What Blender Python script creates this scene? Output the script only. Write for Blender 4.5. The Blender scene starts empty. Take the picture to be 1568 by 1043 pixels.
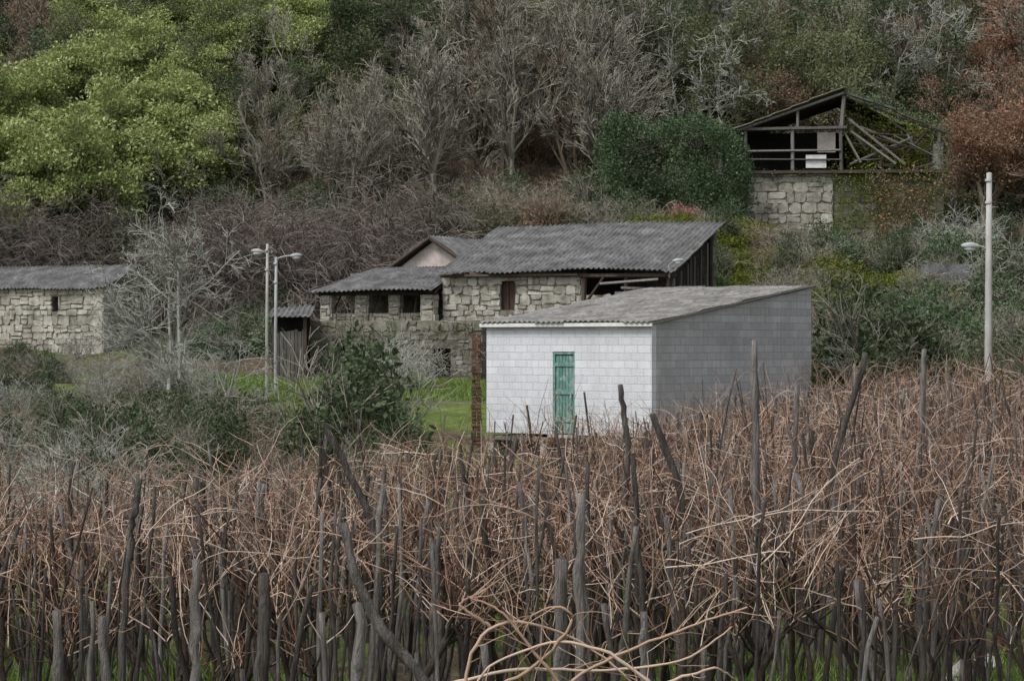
import bpy, math, random
import numpy as np
from mathutils import Matrix, Vector
R = np.random.default_rng(7)
scene = bpy.context.scene
COL = scene.collection

# ------------------------------------------------------------------ materials
def _ramp(nt, stops):
    r = nt.nodes.new('ShaderNodeValToRGB')
    e = r.color_ramp.elements
    while len(e) < len(stops): e.new(0.5)
    for i, (p, c) in enumerate(stops):
        e[i].position = p; e[i].color = (*c, 1)
    return r
def _math(nt, op, a, b, clamp=False):
    m = nt.nodes.new('ShaderNodeMath'); m.operation = op; m.use_clamp = clamp
    for i, v in enumerate((a, b)):
        if isinstance(v, (int, float)): m.inputs[i].default_value = v
        else: nt.links.new(v, m.inputs[i])
    return m.outputs[0]
def _noise(nt, scale, stretch=(1, 1, 1), detail=4, lo=.3, hi=.7, coord='Object', rough=.6):
    tc = nt.nodes.new('ShaderNodeTexCoord'); mp = nt.nodes.new('ShaderNodeMapping')
    mp.inputs['Scale'].default_value = stretch
    nt.links.new(tc.outputs[coord], mp.inputs[0])
    n = nt.nodes.new('ShaderNodeTexNoise'); n.inputs['Scale'].default_value = scale
    n.inputs['Detail'].default_value = detail; n.inputs['Roughness'].default_value = rough
    nt.links.new(mp.outputs[0], n.inputs['Vector'])
    mr = nt.nodes.new('ShaderNodeMapRange'); mr.inputs[1].default_value = lo; mr.inputs[2].default_value = hi
    nt.links.new(n.outputs['Fac'], mr.inputs[0])
    return mr.outputs[0]
def _mix(nt, fac, a, b, mode='MIX'):
    m = nt.nodes.new('ShaderNodeMix'); m.data_type = 'RGBA'; m.blend_type = mode
    if isinstance(fac, (int, float)): m.inputs[0].default_value = fac
    else: nt.links.new(fac, m.inputs[0])
    for i, v in ((6, a), (7, b)):
        if isinstance(v, tuple): m.inputs[i].default_value = (*v, 1)
        else: nt.links.new(v, m.inputs[i])
    return m.outputs[2]
def _new(name):
    m = bpy.data.materials.new(name); m.use_nodes = True
    nt = m.node_tree; b = nt.nodes['Principled BSDF']
    b.inputs['Specular IOR Level'].default_value = .2
    return m, nt, b
def _bump(nt, b, h, strength=.4, dist=.02):
    bp = nt.nodes.new('ShaderNodeBump'); bp.inputs['Strength'].default_value = strength
    bp.inputs['Distance'].default_value = dist
    nt.links.new(h, bp.inputs['Height']); nt.links.new(bp.outputs[0], b.inputs['Normal'])
def mk(name, stops, wv=0., wn=1., scale=4, stretch=(1, 1, 1), rough=.9, bump=0, stain=None, metal=0):
    m, nt, b = _new(name)
    val = _math(nt, 'MULTIPLY', _noise(nt, scale, stretch), wn)
    if wv:
        a = nt.nodes.new('ShaderNodeAttribute'); a.attribute_name = 'var'
        val = _math(nt, 'ADD', val, _math(nt, 'MULTIPLY', a.outputs['Fac'], wv))
    r = _ramp(nt, stops); nt.links.new(val, r.inputs[0]); col = r.outputs[0]
    if stain:
        sc, colr, lo, hi = stain
        col = _mix(nt, _noise(nt, sc, lo=lo, hi=hi, detail=7), col, colr)
    nt.links.new(col, b.inputs['Base Color'])
    b.inputs['Roughness'].default_value = rough; b.inputs['Metallic'].default_value = metal
    if bump: _bump(nt, b, _noise(nt, scale * 3, stretch), bump)
    return m
def cheap(name, stops, wv=1., wo=0., transl=0):
    """light-weight plant material: per-leaf / per-twig attribute + per-plant random"""
    m = bpy.data.materials.new(name); m.use_nodes = True; nt = m.node_tree
    nt.nodes.remove(nt.nodes['Principled BSDF'])
    a = nt.nodes.new('ShaderNodeAttribute'); a.attribute_name = 'var'
    val = _math(nt, 'MULTIPLY', a.outputs['Fac'], wv)
    if wo:
        o = nt.nodes.new('ShaderNodeObjectInfo'); val = _math(nt, 'ADD', val, _math(nt, 'MULTIPLY', o.outputs['Random'], wo))
    r = _ramp(nt, stops); nt.links.new(val, r.inputs[0])
    d = nt.nodes.new('ShaderNodeBsdfDiffuse'); nt.links.new(r.outputs[0], d.inputs[0]); out = d.outputs[0]
    if transl:
        t = nt.nodes.new('ShaderNodeBsdfTranslucent'); nt.links.new(r.outputs[0], t.inputs[0])
        ms = nt.nodes.new('ShaderNodeMixShader'); ms.inputs[0].default_value = transl
        nt.links.new(d.outputs[0], ms.inputs[1]); nt.links.new(t.outputs[0], ms.inputs[2]); out = ms.outputs[0]
    nt.links.new(out, nt.nodes['Material Output'].inputs[0])
    return m
def blockmat(name, c1, c2, mortar, stain, samt):
    m, nt, b = _new(name)
    tc = nt.nodes.new('ShaderNodeTexCoord'); sx = nt.nodes.new('ShaderNodeSeparateXYZ'); cx = nt.nodes.new('ShaderNodeCombineXYZ')
    nt.links.new(tc.outputs['Object'], sx.inputs[0]); nt.links.new(sx.outputs[0], cx.inputs[0]); nt.links.new(sx.outputs[2], cx.inputs[1])
    br = nt.nodes.new('ShaderNodeTexBrick'); nt.links.new(cx.outputs[0], br.inputs['Vector'])
    br.inputs['Scale'].default_value = 1; br.inputs['Brick Width'].default_value = .42; br.inputs['Row Height'].default_value = .205
    br.inputs['Mortar Size'].default_value = .012; br.inputs['Mortar Smooth'].default_value = .3
    br.inputs['Color1'].default_value = (*c1, 1); br.inputs['Color2'].default_value = (*c2, 1); br.inputs['Mortar'].default_value = (*mortar, 1)
    row = _math(nt, 'FLOOR', _math(nt, 'DIVIDE', sx.outputs[2], .205), 0.)
    wn = nt.nodes.new('ShaderNodeTexWhiteNoise'); wn.noise_dimensions = '1D'; nt.links.new(row, wn.inputs['W'])
    col = _mix(nt, _math(nt, 'MULTIPLY', wn.outputs['Value'], .38), br.outputs[0], stain)
    col = _mix(nt, _math(nt, 'MULTIPLY', _noise(nt, .9, (1, 1, .6), detail=8, lo=.42, hi=.75), samt), col, stain)
    col = _mix(nt, _math(nt, 'MULTIPLY', _noise(nt, 3.5, (2.5, 1, .25), detail=6, lo=.5, hi=.8), samt * .9), col, stain)
    lowz = _math(nt, 'MULTIPLY', _math(nt, 'SUBTRACT', 1.5, sx.outputs[2], True), _noise(nt, 2.2, (1, 1, .5), lo=.35, hi=.65))
    col = _mix(nt, _math(nt, 'MULTIPLY', lowz, .6, True), col, stain)
    col = _mix(nt, .35, col, _mix(nt, _noise(nt, 20), (.2, .2, .2), (.9, .9, .9)), 'SOFT_LIGHT')
    nt.links.new(col, b.inputs['Base Color']); b.inputs['Roughness'].default_value = .95
    _bump(nt, b, _math(nt, 'SUBTRACT', _noise(nt, 25), _math(nt, 'MULTIPLY', br.outputs['Fac'], 2.)), .5, .015)
    return m
M = {}
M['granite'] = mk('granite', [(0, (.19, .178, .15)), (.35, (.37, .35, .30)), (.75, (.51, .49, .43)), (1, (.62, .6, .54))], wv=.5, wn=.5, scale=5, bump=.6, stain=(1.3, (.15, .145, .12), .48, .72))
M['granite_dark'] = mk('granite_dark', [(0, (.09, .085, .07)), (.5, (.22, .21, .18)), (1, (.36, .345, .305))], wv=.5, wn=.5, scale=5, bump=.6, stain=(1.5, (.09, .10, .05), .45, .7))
M['granite_moss'] = mk('granite_moss', [(0, (.06, .06, .035)), (.5, (.18, .17, .125)), (1, (.32, .30, .24))], wv=.4, wn=.6, scale=4, bump=.6, stain=(1.1, (.085, .105, .03), .44, .6))
M['mortar'] = mk('mortar', [(0, (.10, .092, .076)), (1, (.25, .23, .19))], scale=6, bump=.4)
M['plaster'] = mk('plaster', [(0, (.42, .37, .34)), (1, (.64, .57, .53))], scale=2, bump=.2, stain=(2.5, (.27, .23, .2), .5, .8))
M['grey_render'] = mk('grey_render', [(0, (.10, .105, .12)), (1, (.21, .215, .235))], scale=1.5, bump=.2, stain=(2.5, (.08, .085, .07), .5, .8))
M['roof'] = mk('fibre_cement_roof', [(0, (.07, .07, .073)), (.5, (.145, .145, .15)), (1, (.24, .24, .242))], scale=1.6, bump=.3, stain=(6, (.085, .088, .07), .47, .72))
M['roof_light'] = mk('fibre_cement_roof_light', [(0, (.15, .145, .135)), (.5, (.25, .242, .23)), (1, (.37, .36, .345))], scale=1.3, bump=.3, stain=(4, (.12, .12, .10), .48, .70))
M['tiles'] = mk('old_tiles', [(0, (.06, .055, .05)), (1, (.2, .185, .15))], scale=6, bump=.6, stain=(2, (.09, .12, .03), .45, .65))
M['wood'] = mk('weathered_wood', [(0, (.05, .047, .045)), (.5, (.15, .14, .13)), (1, (.31, .295, .28))], wv=.6, wn=.4, scale=14, stretch=(1, 1, .12), bump=.6)
M['wood_dark'] = mk('dark_wood', [(0, (.03, .022, .018)), (1, (.11, .085, .07))], wv=.5, wn=.5, scale=9, stretch=(1, 1, .2), bump=.5)
M['shutter'] = mk('shutter_wood', [(0, (.05, .03, .025)), (1, (.12, .08, .065))], scale=9, stretch=(4, 1, .2))
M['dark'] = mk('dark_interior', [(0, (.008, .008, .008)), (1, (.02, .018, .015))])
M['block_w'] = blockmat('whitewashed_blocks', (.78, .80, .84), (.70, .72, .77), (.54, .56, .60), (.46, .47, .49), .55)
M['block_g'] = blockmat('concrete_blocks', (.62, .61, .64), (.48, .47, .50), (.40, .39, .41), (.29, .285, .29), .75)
M['green'] = mk('green_door_paint', [(0, (.08, .19, .16)), (1, (.16, .32, .28))], scale=8, stretch=(1, 1, .2), stain=(7, (.35, .40, .38), .48, .66))
M['white'] = mk('white_paint', [(0, (.6, .6, .58)), (1, (.8, .8, .78))], scale=5)
M['concrete'] = mk('pole_concrete', [(0, (.34, .33, .31)), (1, (.54, .53, .51))], scale=3, stretch=(1, 1, .4), bump=.2)
M['metal'] = mk('galvanised_metal', [(0, (.3, .31, .32)), (1, (.45, .46, .47))], scale=5, rough=.5)
M['lampglass'] = mk('lamp_cover', [(0, (.62, .65, .68)), (1, (.74, .76, .78))], scale=3, rough=.3)
M['brick'] = mk('rusty_brick', [(0, (.07, .042, .028)), (1, (.26, .155, .10))], wv=.6, wn=.4, scale=7, bump=.5, stain=(3, (.06, .06, .04), .5, .7))
M['cable'] = mk('cable', [(0, (.02, .02, .02)), (1, (.04, .04, .04))])
M['stake'] = mk('grey_stake_wood', [(0, (.03, .025, .023)), (.3, (.078, .067, .06)), (.6, (.17, .153, .143)), (1, (.38, .355, .335))], wv=.6, wn=.45, scale=22, stretch=(1, 1, .10), bump=1.)
M['trunk'] = mk('vine_trunk_bark', [(0, (.02, .015, .013)), (1, (.13, .10, .082))], wv=.5, wn=.5, scale=30, stretch=(1, 1, .3), bump=.8)
M['cane'] = cheap('vine_cane', [(0, (.07, .035, .024)), (.35, (.20, .115, .08)), (.7, (.42, .29, .215)), (1, (.74, .60, .50))])
bk = lambda n, a, b, c: cheap(n, [(0, a), (.5, b), (1, c)], .7, .3)
M['bark'] = bk('grey_bark', (.085, .08, .062), (.23, .218, .175), (.43, .415, .355))
M['bark_brown'] = bk('brown_twigs', (.085, .068, .05), (.225, .18, .135), (.37, .31, .25))
M['bark_purple'] = bk('purple_twigs', (.055, .046, .042), (.155, .13, .117), (.29, .255, .225))
M['lichen'] = bk('lichen_bark', (.13, .13, .11), (.27, .275, .24), (.45, .465, .415))
def leafm(n, a, b, c, transl=.3, mid=.5): return cheap(n, [(0, a), (mid, b), (1, c)], .8, .2, transl)
M['l_mim'] = leafm('mimosa_leaves', (.10, .13, .045), (.29, .345, .125), (.60, .65, .33), .25)
M['l_olive'] = leafm('olive_leaves', (.06, .072, .03), (.165, .19, .09), (.34, .37, .22))
M['l_dark'] = leafm('evergreen_leaves', (.025, .038, .02), (.08, .11, .058), (.24, .285, .18))
M['l_ivy'] = leafm('ivy_leaves', (.028, .045, .022), (.092, .14, .072), (.28, .35, .22), .2)
M['l_rus'] = leafm('russet_leaves', (.14, .075, .045), (.32, .19, .125), (.50, .34, .25))
M['l_red'] = leafm('pinkish_leaves', (.18, .06, .05), (.38, .20, .17), (.50, .33, .28))
M['l_moss'] = leafm('moss_tufts', (.05, .058, .016), (.135, .16, .034), (.28, .31, .085), .15)
M['l_yel'] = leafm('yellow_leaves', (.16, .11, .035), (.32, .23, .08), (.42, .36, .14))
M['grass'] = leafm('grass_blades', (.06, .095, .025), (.17, .25, .065), (.34, .44, .16), .3)
M['rock'] = mk('pale_rock', [(0, (.35, .35, .33)), (1, (.62, .62, .6))], scale=6, bump=.5)

# ------------------------------------------------------------------ mesh accumulator
class Geo:
    def __init__(s): s.V = []; s.F = []; s.var = []; s.n = 0
    def add(s, v, f, mat=0, var=None):
        v = np.asarray(v, float).reshape(-1, 3); f = np.asarray(f, int)
        s.V.append(v); s.F.append((f + s.n, mat))
        if var is None: var = np.full(len(v), R.random())
        s.var.append(np.broadcast_to(var, (len(v),))); s.n += len(v)
    def box(s, x0, x1, y0, y1, z0, z1, mat=0, inset=0, jit=0):
        i = inset
        v = np.array([[x0, y1, z0], [x1, y1, z0], [x1, y1, z1], [x0, y1, z1], [x0 + i, y0, z0 + i], [x1 - i, y0, z0 + i], [x1 - i, y0, z1 - i], [x0 + i, y0, z1 - i]], float)
        if jit: v[4:] += R.normal(0, jit, (4, 3)) * [1, .4, 1]
        s.add(v, [[0, 3, 2, 1], [4, 5, 6, 7], [0, 1, 5, 4], [3, 7, 6, 2], [0, 4, 7, 3], [1, 2, 6, 5]], mat)
    def stone(s, xa, xb, za, zb, pr, mat=1):
        w, h = xb - xa, zb - za; c = min(w, h)
        ch = R.uniform(.08, .34, 4) * c; jt = min(.035, .1 * c)
        P = np.array([[xa + ch[0], za], [xb - ch[1], za], [xb, za + ch[1] * .8], [xb, zb - ch[2] * .8], [xb - ch[2], zb], [xa + ch[3], zb], [xa, zb - ch[3] * .8], [xa, za + ch[0] * .8]])
        P = P + R.normal(0, jt, P.shape); cen = P.mean(0); Q = cen + (P - cen) * (1 - .05 - R.random() * .06)
        yb = np.full(8, .03); yf = -pr + R.normal(0, .010, 8)
        v = np.concatenate([np.stack([P[:, 0], yb, P[:, 1]], 1), np.stack([Q[:, 0], yf, Q[:, 1]], 1)])
        var = np.full(16, R.random())
        n0 = s.n; s.add(v, [[8, 9, 10, 11, 12, 13, 14, 15]], mat, var)
        i = np.arange(8); j = (i + 1) % 8
        s.F.append((np.stack([i, j, j + 8, i + 8], 1) + n0, mat))
    def beam(s, a, b, w=.1, h=None, mat=0):
        s.tubes(np.array([[a, b]], float), np.array([[w * .6, w * .6]]), 4, mat, cap=True)
    def tubes(s, pts, rad, S=3, mat=0, var=None, cap=False):
        pts = np.asarray(pts, float); rad = np.asarray(rad, float)
        if cap:
            d = pts[:, -1] - pts[:, -2]; d /= np.linalg.norm(d, axis=1, keepdims=True) + 1e-9
            pts = np.concatenate([pts, (pts[:, -1] + d * rad[:, -1:] * .25)[:, None]], 1)
            rad = np.concatenate([rad, rad[:, -1:] * .15], 1)
        N, P, _ = pts.shape
        t = np.gradient(pts, axis=1); t /= np.linalg.norm(t, axis=2, keepdims=True) + 1e-9
        ref = np.where(np.abs(t[:, :1, 2:3]) > .8, np.array([1., 0, 0]), np.array([0, 0, 1.]))
        a = np.cross(t, np.broadcast_to(ref, t.shape)); a /= np.linalg.norm(a, axis=2, keepdims=True) + 1e-9
        b = np.cross(t, a)
        th = np.arange(S) / S * 2 * math.pi + .4
        v = pts[:, :, None] + rad[:, :, None, None] * (a[:, :, None] * np.cos(th)[None, None, :, None] + b[:, :, None] * np.sin(th)[None, None, :, None])
        idx = np.arange(N * P * S).reshape(N, P, S); nx = np.roll(idx, -1, 2)
        f = np.stack([idx[:, :-1], nx[:, :-1], nx[:, 1:], idx[:, 1:]], -1).reshape(-1, 4)
        if var is None: var = R.random(N)
        s.add(v.reshape(-1, 3), f, mat, np.repeat(var, P * S))
    def leaves(s, cen, sig, per, size, mat=0, rng=R, flat=.5):
        N = len(cen); c = np.repeat(cen, per, 0); n = len(c)
        off = rng.normal(0, 1, (n, 3)); off /= np.maximum(1, np.linalg.norm(off, axis=1, keepdims=True) / 1.6)
        c = c + off * np.asarray(sig)
        a = rng.normal(0, 1, (n, 3)); a /= np.linalg.norm(a, axis=1, keepdims=True)
        b = np.cross(a, rng.normal(0, 1, (n, 3))); b /= np.linalg.norm(b, axis=1, keepdims=True)
        sz = size * rng.uniform(.5, 1.3, (n, 1))
        v = np.stack([c - a * sz, c - b * sz * flat, c + a * sz, c + b * sz * flat], 1)
        var = np.repeat(rng.random(N), per) * .55 + rng.random(n) * .45
        s.add(v.reshape(-1, 3), np.arange(n * 4).reshape(n, 4), mat, np.repeat(var, 4))
    def mesh(s, name, mats, smooth=False):
        me = bpy.data.meshes.new(name)
        V = np.concatenate(s.V); me.vertices.add(len(V)); me.vertices.foreach_set('co', V.astype(np.float32).ravel())
        loops = np.concatenate([f.ravel() for f, m in s.F])
        tot = np.concatenate([np.full(len(f), f.shape[1]) for f, m in s.F])
        mi = np.concatenate([np.full(len(f), m) for f, m in s.F])
        st = np.concatenate([[0], np.cumsum(tot)[:-1]])
        me.loops.add(len(loops)); me.loops.foreach_set('vertex_index', loops.astype(np.int32))
        me.polygons.add(len(tot)); me.polygons.foreach_set('loop_start', st.astype(np.int32))
        for m in mats: me.materials.append(M[m] if isinstance(m, str) else m)
        me.polygons.foreach_set('material_index', mi.astype(np.int32))
        me.polygons.foreach_set('use_smooth', np.full(len(tot), smooth))
        at = me.attributes.new('var', 'FLOAT', 'POINT'); at.data.foreach_set('value', np.concatenate(s.var).astype(np.float32))
        me.update(calc_edges=True); me.validate()
        return me
    def build(s, name, mats, parent=None, smooth=False):
        return obj(name, s.mesh(name, mats, smooth), parent)
def obj(name, data, parent=None, loc=None, rotz=0, scale=None):
    o = bpy.data.objects.new(name, data); COL.objects.link(o)
    if parent is not None: o.parent = parent
    if loc is not None: o.location = loc
    if rotz: o.rotation_euler = (0, 0, rotz)
    if scale is not None: o.scale = scale
    return o
def empty(name, loc=(0, 0, 0), rotz=0):
    e = obj(name, None, None, loc, rotz); e.empty_display_size = .3; return e

# ------------------------------------------------------------------ terrain
YS = [-200, -10, 4, 8, 20, 35, 50, 62, 70, 74, 80, 88, 96, 104, 112, 130, 160, 220, 330, 600]
XS = [-40, -22, -8, 2, 8.5, 17, 45]
TB = [
 [1.6, 1.6, 1.6, 0, -.5, -.9, -.9, -.5, .3, .8, 1.5, 2.1, 2.6, 5.0, 9.0, 20, 38, 70, 110, 115],
 [1.6, 1.6, 1.6, 0, -.4, -.8, -.8, -.4, .3, .8, 1.5, 2.1, 2.5, 5.0, 9.0, 20, 38, 70, 110, 115],
 [1.6, 1.6, 1.6, 0, -.2, -.3, -.3, -.1, .4, 1.1, 1.6, 1.8, 3.4, 6.0, 9.4, 20, 38, 70, 110, 115],
 [1.6, 1.6, 1.6, 0, 0, 0, 0, .1, .5, 1.1, 1.5, 2.3, 5.5, 8.3, 9.7, 19.5, 38, 70, 110, 115],
 [1.6, 1.6, 1.6, 0, 0, .1, .6, 1.5, 1.9, 2.1, 2.6, 4.4, 7.4, 8.2, 8.8, 18.5, 37, 70, 110, 115],
 [1.6, 1.6, 1.6, 0, 0, .2, .8, 1.6, 2.0, 2.3, 3.2, 5.2, 6.4, 7.0, 7.9, 17.5, 36, 70, 110, 115],
 [1.6, 1.6, 1.6, 0, 0, .2, 1., 1.8, 2.3, 2.7, 4, 6, 8, 8.8, 9.5, 18, 36, 70, 110, 115]]
TB = np.array(TB, float)
def H(x, y):
    x = np.asarray(x, float); y = np.asarray(y, float); x, y = np.broadcast_arrays(x, y)
    c = np.stack([np.interp(y, YS, t) for t in TB])
    xi = np.clip(x, XS[0], XS[-1] - 1e-6); i = np.clip(np.searchsorted(XS, xi, 'right') - 1, 0, len(XS) - 2)
    xa = np.array(XS, float); t = (xi - xa[i]) / (xa[i + 1] - xa[i]); t = t * t * (3 - 2 * t)
    z = np.take_along_axis(c, i[None], 0)[0] * (1 - t) + np.take_along_axis(c, i[None] + 1, 0)[0] * t
    amp = np.interp(y, [0, 60, 100, 112, 130], [.35, .5, .8, .8, 2.5])
    z = z + amp * (.10 * np.sin(x * .9 + y * .37) + .08 * np.sin(y * 1.3 - x * .6 + 2) + .13 * np.sin(x * .31 + 1.3) * np.sin(y * .27))
    z = z + .03 * np.sin(x * 3.1 + 1.7 * np.sin(y * 2.3)) + .02 * np.sin(y * 5.3 + 2 * np.sin(x * 1.9))
    return z
def h1(x, y): return float(H(x, y))
def pn(x, y, s=1.):
    return .5 + .25 * np.sin(x * 1.1 * s + 1.6 * np.sin(y * .7 * s)) + .25 * np.sin(y * .9 * s + 2 * np.sin(x * .6 * s + 1))
gx = np.concatenate([np.linspace(-500, -62, 24), np.arange(-60, 60.1, .5), np.linspace(62, 500, 24)])
gy = np.concatenate([np.linspace(-200, -12, 10), np.arange(-10, 170, .5), np.linspace(172, 600, 40)])
XX, YY = np.meshgrid(gx, gy); ZZ = H(XX, YY)
G = Geo(); nx, ny = len(gx), len(gy); idx = np.arange(nx * ny).reshape(ny, nx)
mask = np.zeros_like(XX)
mask = np.where(YY < 58, .55 + .4 * (pn(XX, YY, .8) - .45), mask)
mask = np.where((YY >= 50) & (YY < 88) & (XX < -5), .45, mask)
mask = np.where((YY >= 70) & (YY < 87) & (XX < 0) & (XX > -13), .95, mask)
mask = np.where((YY >= 70) & (YY < 98) & (XX <= -13), .42, mask)
mask = np.where((YY >= 60) & (XX > 9) & (YY < 108), .46, mask)
mask = np.where((YY >= 86) & (YY < 112) & (XX > 4), .5, mask)
mask = np.where((YY >= 58) & (YY < 70) & (XX <= 9) & (XX > -5), .40, mask)
G.add(np.stack([XX, YY, ZZ], -1).reshape(-1, 3), np.stack([idx[:-1, :-1], idx[:-1, 1:], idx[1:, 1:], idx[1:, :-1]], -1).reshape(-1, 4), 0, mask.ravel())
m, nt, b = _new('ground_soil_and_grass')
a = nt.nodes.new('ShaderNodeAttribute'); a.attribute_name = 'var'
lit = _ramp(nt, [(0, (.04, .03, .021)), (.5, (.11, .085, .058)), (1, (.21, .165, .115))]); nt.links.new(_noise(nt, 2.3, detail=8, rough=.75), lit.inputs[0])
grs = _ramp(nt, [(0, (.055, .075, .022)), (.5, (.12, .165, .042)), (1, (.21, .25, .085))]); nt.links.new(_noise(nt, 1.7, detail=8, rough=.75), grs.inputs[0])
f = _math(nt, 'ADD', a.outputs['Fac'], _math(nt, 'SUBTRACT', _noise(nt, .8, detail=8, lo=.2, hi=.8), .5))
f = _math(nt, 'MULTIPLY', _math(nt, 'SUBTRACT', f, .35), 4, True)
nt.links.new(_mix(nt, f, lit.outputs[0], grs.outputs[0]), b.inputs['Base Color']); b.inputs['Roughness'].default_value = 1
_bump(nt, b, _noise(nt, 9, detail=6), 1, .06)
M['ground'] = m
G.build('ground_terrain', ['ground'], smooth=True)

# ------------------------------------------------------------------ branching plants
def polys(rng, start, d, L, Rr, wig, up, P=5, taper=.45):
    N = len(start); pts = np.zeros((N, P, 3)); pts[:, 0] = start; d = d.copy()
    for k in range(1, P):
        d = d + rng.normal(0, wig, (N, 3)); d[:, 2] += up
        d /= np.linalg.norm(d, axis=1, keepdims=True); pts[:, k] = pts[:, k - 1] + d * (L / (P - 1))[:, None]
    return pts, Rr[:, None] * np.linspace(1, taper, P)[None]
def kids(rng, pts, rad, L, n, ang, lr, rr, tmin=.3):
    N, P, _ = pts.shape; par = np.repeat(np.arange(N), n); t = rng.uniform(tmin, 1, len(par)) * (P - 1) * .999
    k = t.astype(int); fr = (t - k)[:, None]
    st = pts[par, k] * (1 - fr) + pts[par, k + 1] * fr
    tan = pts[par, k + 1] - pts[par, k]; tan /= np.linalg.norm(tan, axis=1, keepdims=True) + 1e-9
    q = rng.normal(0, 1, tan.shape); q -= (q * tan).sum(1, keepdims=True) * tan; q /= np.linalg.norm(q, axis=1, keepdims=True)
    an = np.radians(rng.normal(ang, ang * .25, len(par)))[:, None]
    d = tan * np.cos(an) + q * np.sin(an)
    Lc = L[par] * lr * rng.uniform(.6, 1.2, len(par)) * (1.15 - .45 * t / (P - 1))
    return st, d, Lc, np.maximum(rad[par, k] * rr, 0)
def plant(seed, starts, dirs, L0, R0, levels, wig=.12, up=.05, minr=.012, leaf=None, bmat=0, S0=6):
    rng = np.random.default_rng(seed); Gp = Geo()
    st = np.array(starts, float); d = np.array(dirs, float); d /= np.linalg.norm(d, axis=1, keepdims=True)
    L = np.full(len(st), L0) * rng.uniform(.8, 1.15, len(st)); rr = np.full(len(st), R0)
    pts, rad = polys(rng, st, d, L, rr, wig * .6, up); Gp.tubes(pts, rad, S0, 0, rng.random(len(pts)))
    for li, (n, ang, lr, r_, tm) in enumerate(levels):
        st, d, L, rr = kids(rng, pts, rad, L, n, ang, lr, r_, tm)
        rr = np.maximum(rr, minr)
        pts, rad = polys(rng, st, d, L, rr, wig, up, P=5 if li < 2 else 4)
        rad = np.maximum(rad, minr * .7)
        Gp.tubes(pts, rad, 4 if li == 0 else 3, 0, rng.random(len(pts)))
    if leaf:
        per, sig, size, frac = leaf
        tips = pts[:, -1] if frac >= 1 else pts[rng.random(len(pts)) < frac, -1]
        Gp.leaves(tips, sig, per, size, 1, rng)
    return Gp
def fan(rng, n, spread, rad=.3):
    a = rng.uniform(0, 2 * math.pi, n); s = rng.uniform(.15, 1, n) * spread
    return np.stack([np.cos(a) * rad * rng.random(n), np.sin(a) * rad * rng.random(n), np.zeros(n) - .1], 1), np.stack([np.cos(a) * s, np.sin(a) * s, np.ones(n)], 1)
UP = [[0, 0, 1]]; O0 = [[0, 0, -.3]]
protos = {}
def bare(name, seed, mat, L0=6.0, R0=.12, ns=(11, 7, 5, 4), ang=(42, 38, 36, 34), minr=.017, up=.07, wig=.16):
    lv = [(ns[0], ang[0], .62, .6, .18), (ns[1], ang[1], .55, .6, .2), (ns[2], ang[2], .55, .65, .15), (ns[3], ang[3], .6, .7, .15)]
    protos[name] = plant(seed, O0, UP, L0, R0, lv, wig=wig, up=up, minr=minr).mesh(name, [mat])
bare('bare_a', 1, 'bark'); bare('bare_b', 2, 'bark', ang=(34, 32, 34, 30), up=.1); bare('bare_c', 3, 'bark_brown', ang=(36, 30, 32, 34), up=.12)
bare('lichen_a', 4, 'lichen', ns=(9, 6, 5, 4), ang=(55, 45, 42, 40), wig=.24, minr=.02)
bare('lichen_b', 5, 'lichen', ns=(10, 6, 5, 3), ang=(48, 45, 45, 40), wig=.26, minr=.02)
def leafy(name, seed, bark, leafmat, L0=5.0, ns=(10, 6, 4), ang=(55, 45, 45), leaf=(34, (.34, .34, .2), .085, 1), R0=.15, up=.05, lr=.6):
    lv = [(ns[0], ang[0], lr, .55, .2), (ns[1], ang[1], .55, .55, .25), (ns[2], ang[2], .55, .6, .3)]
    protos[name] = plant(seed, O0, UP, L0, R0, lv, up=up, leaf=leaf).mesh(name, [bark, leafmat])
leafy('mim_a', 11, 'bark', 'l_mim', ns=(10, 5, 3), leaf=(64, (.42, .42, .17), .09, 1)); leafy('mim_b', 12, 'bark', 'l_mim', ns=(9, 5, 3), ang=(62, 50, 45), leaf=(64, (.44, .44, .17), .09, 1))
leafy('olive_a', 13, 'bark', 'l_olive', leaf=(20, (.3, .3, .25), .08, 1)); leafy('dark_a', 14, 'bark_brown', 'l_dark', leaf=(30, (.35, .35, .28), .085, 1))
leafy('dark_b', 15, 'bark_brown', 'l_dark', ang=(45, 45, 45), leaf=(30, (.32, .32, .3), .085, 1))
leafy('russet_a', 16, 'bark_brown', 'l_rus', leaf=(16, (.3, .3, .26), .07, 1), ns=(11, 7, 5)); leafy('russet_b', 17, 'bark', 'l_rus', leaf=(8, (.3, .3, .26), .07, 1), ns=(11, 7, 5), ang=(40, 40, 40))
def bush_mesh(name, seed, rad, hgt, ncl, per, size, mats, stems=14, sig=.22, box=False):
    rng = np.random.default_rng(seed); st, d = fan(rng, stems, 1.2, rad * .4)
    Gp = plant(seed, st, d, hgt * .9, .03, [(6, 40, .6, .6, .2), (5, 40, .6, .7, .2)], minr=.008, S0=4)
    u = rng.normal(0, 1, (ncl, 3)); u /= np.linalg.norm(u, axis=1, keepdims=True); u[:, 2] = np.abs(u[:, 2])
    lump = 1 + .22 * np.sin(u[:, 0] * 4 + seed) + .18 * np.sin(u[:, 1] * 5 + 2 * seed) + .1 * np.sin(u[:, 2] * 7)
    r = rng.uniform(.45, 1, ncl) ** .6 * lump
    c = u * r[:, None] * [rad, rad, hgt]
    Gp.leaves(c, (sig, sig, sig * .8), per, size, 1, rng)
    return Gp.mesh(name, mats)
protos['bush_dark'] = bush_mesh('bush_dark', 21, 1.4, 2.0, 170, 34, .07, ['bark', 'l_dark'])
protos['bush_ivy'] = bush_mesh('bush_ivy', 22, 1.5, 1.6, 170, 34, .07, ['bark', 'l_ivy'])
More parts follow.
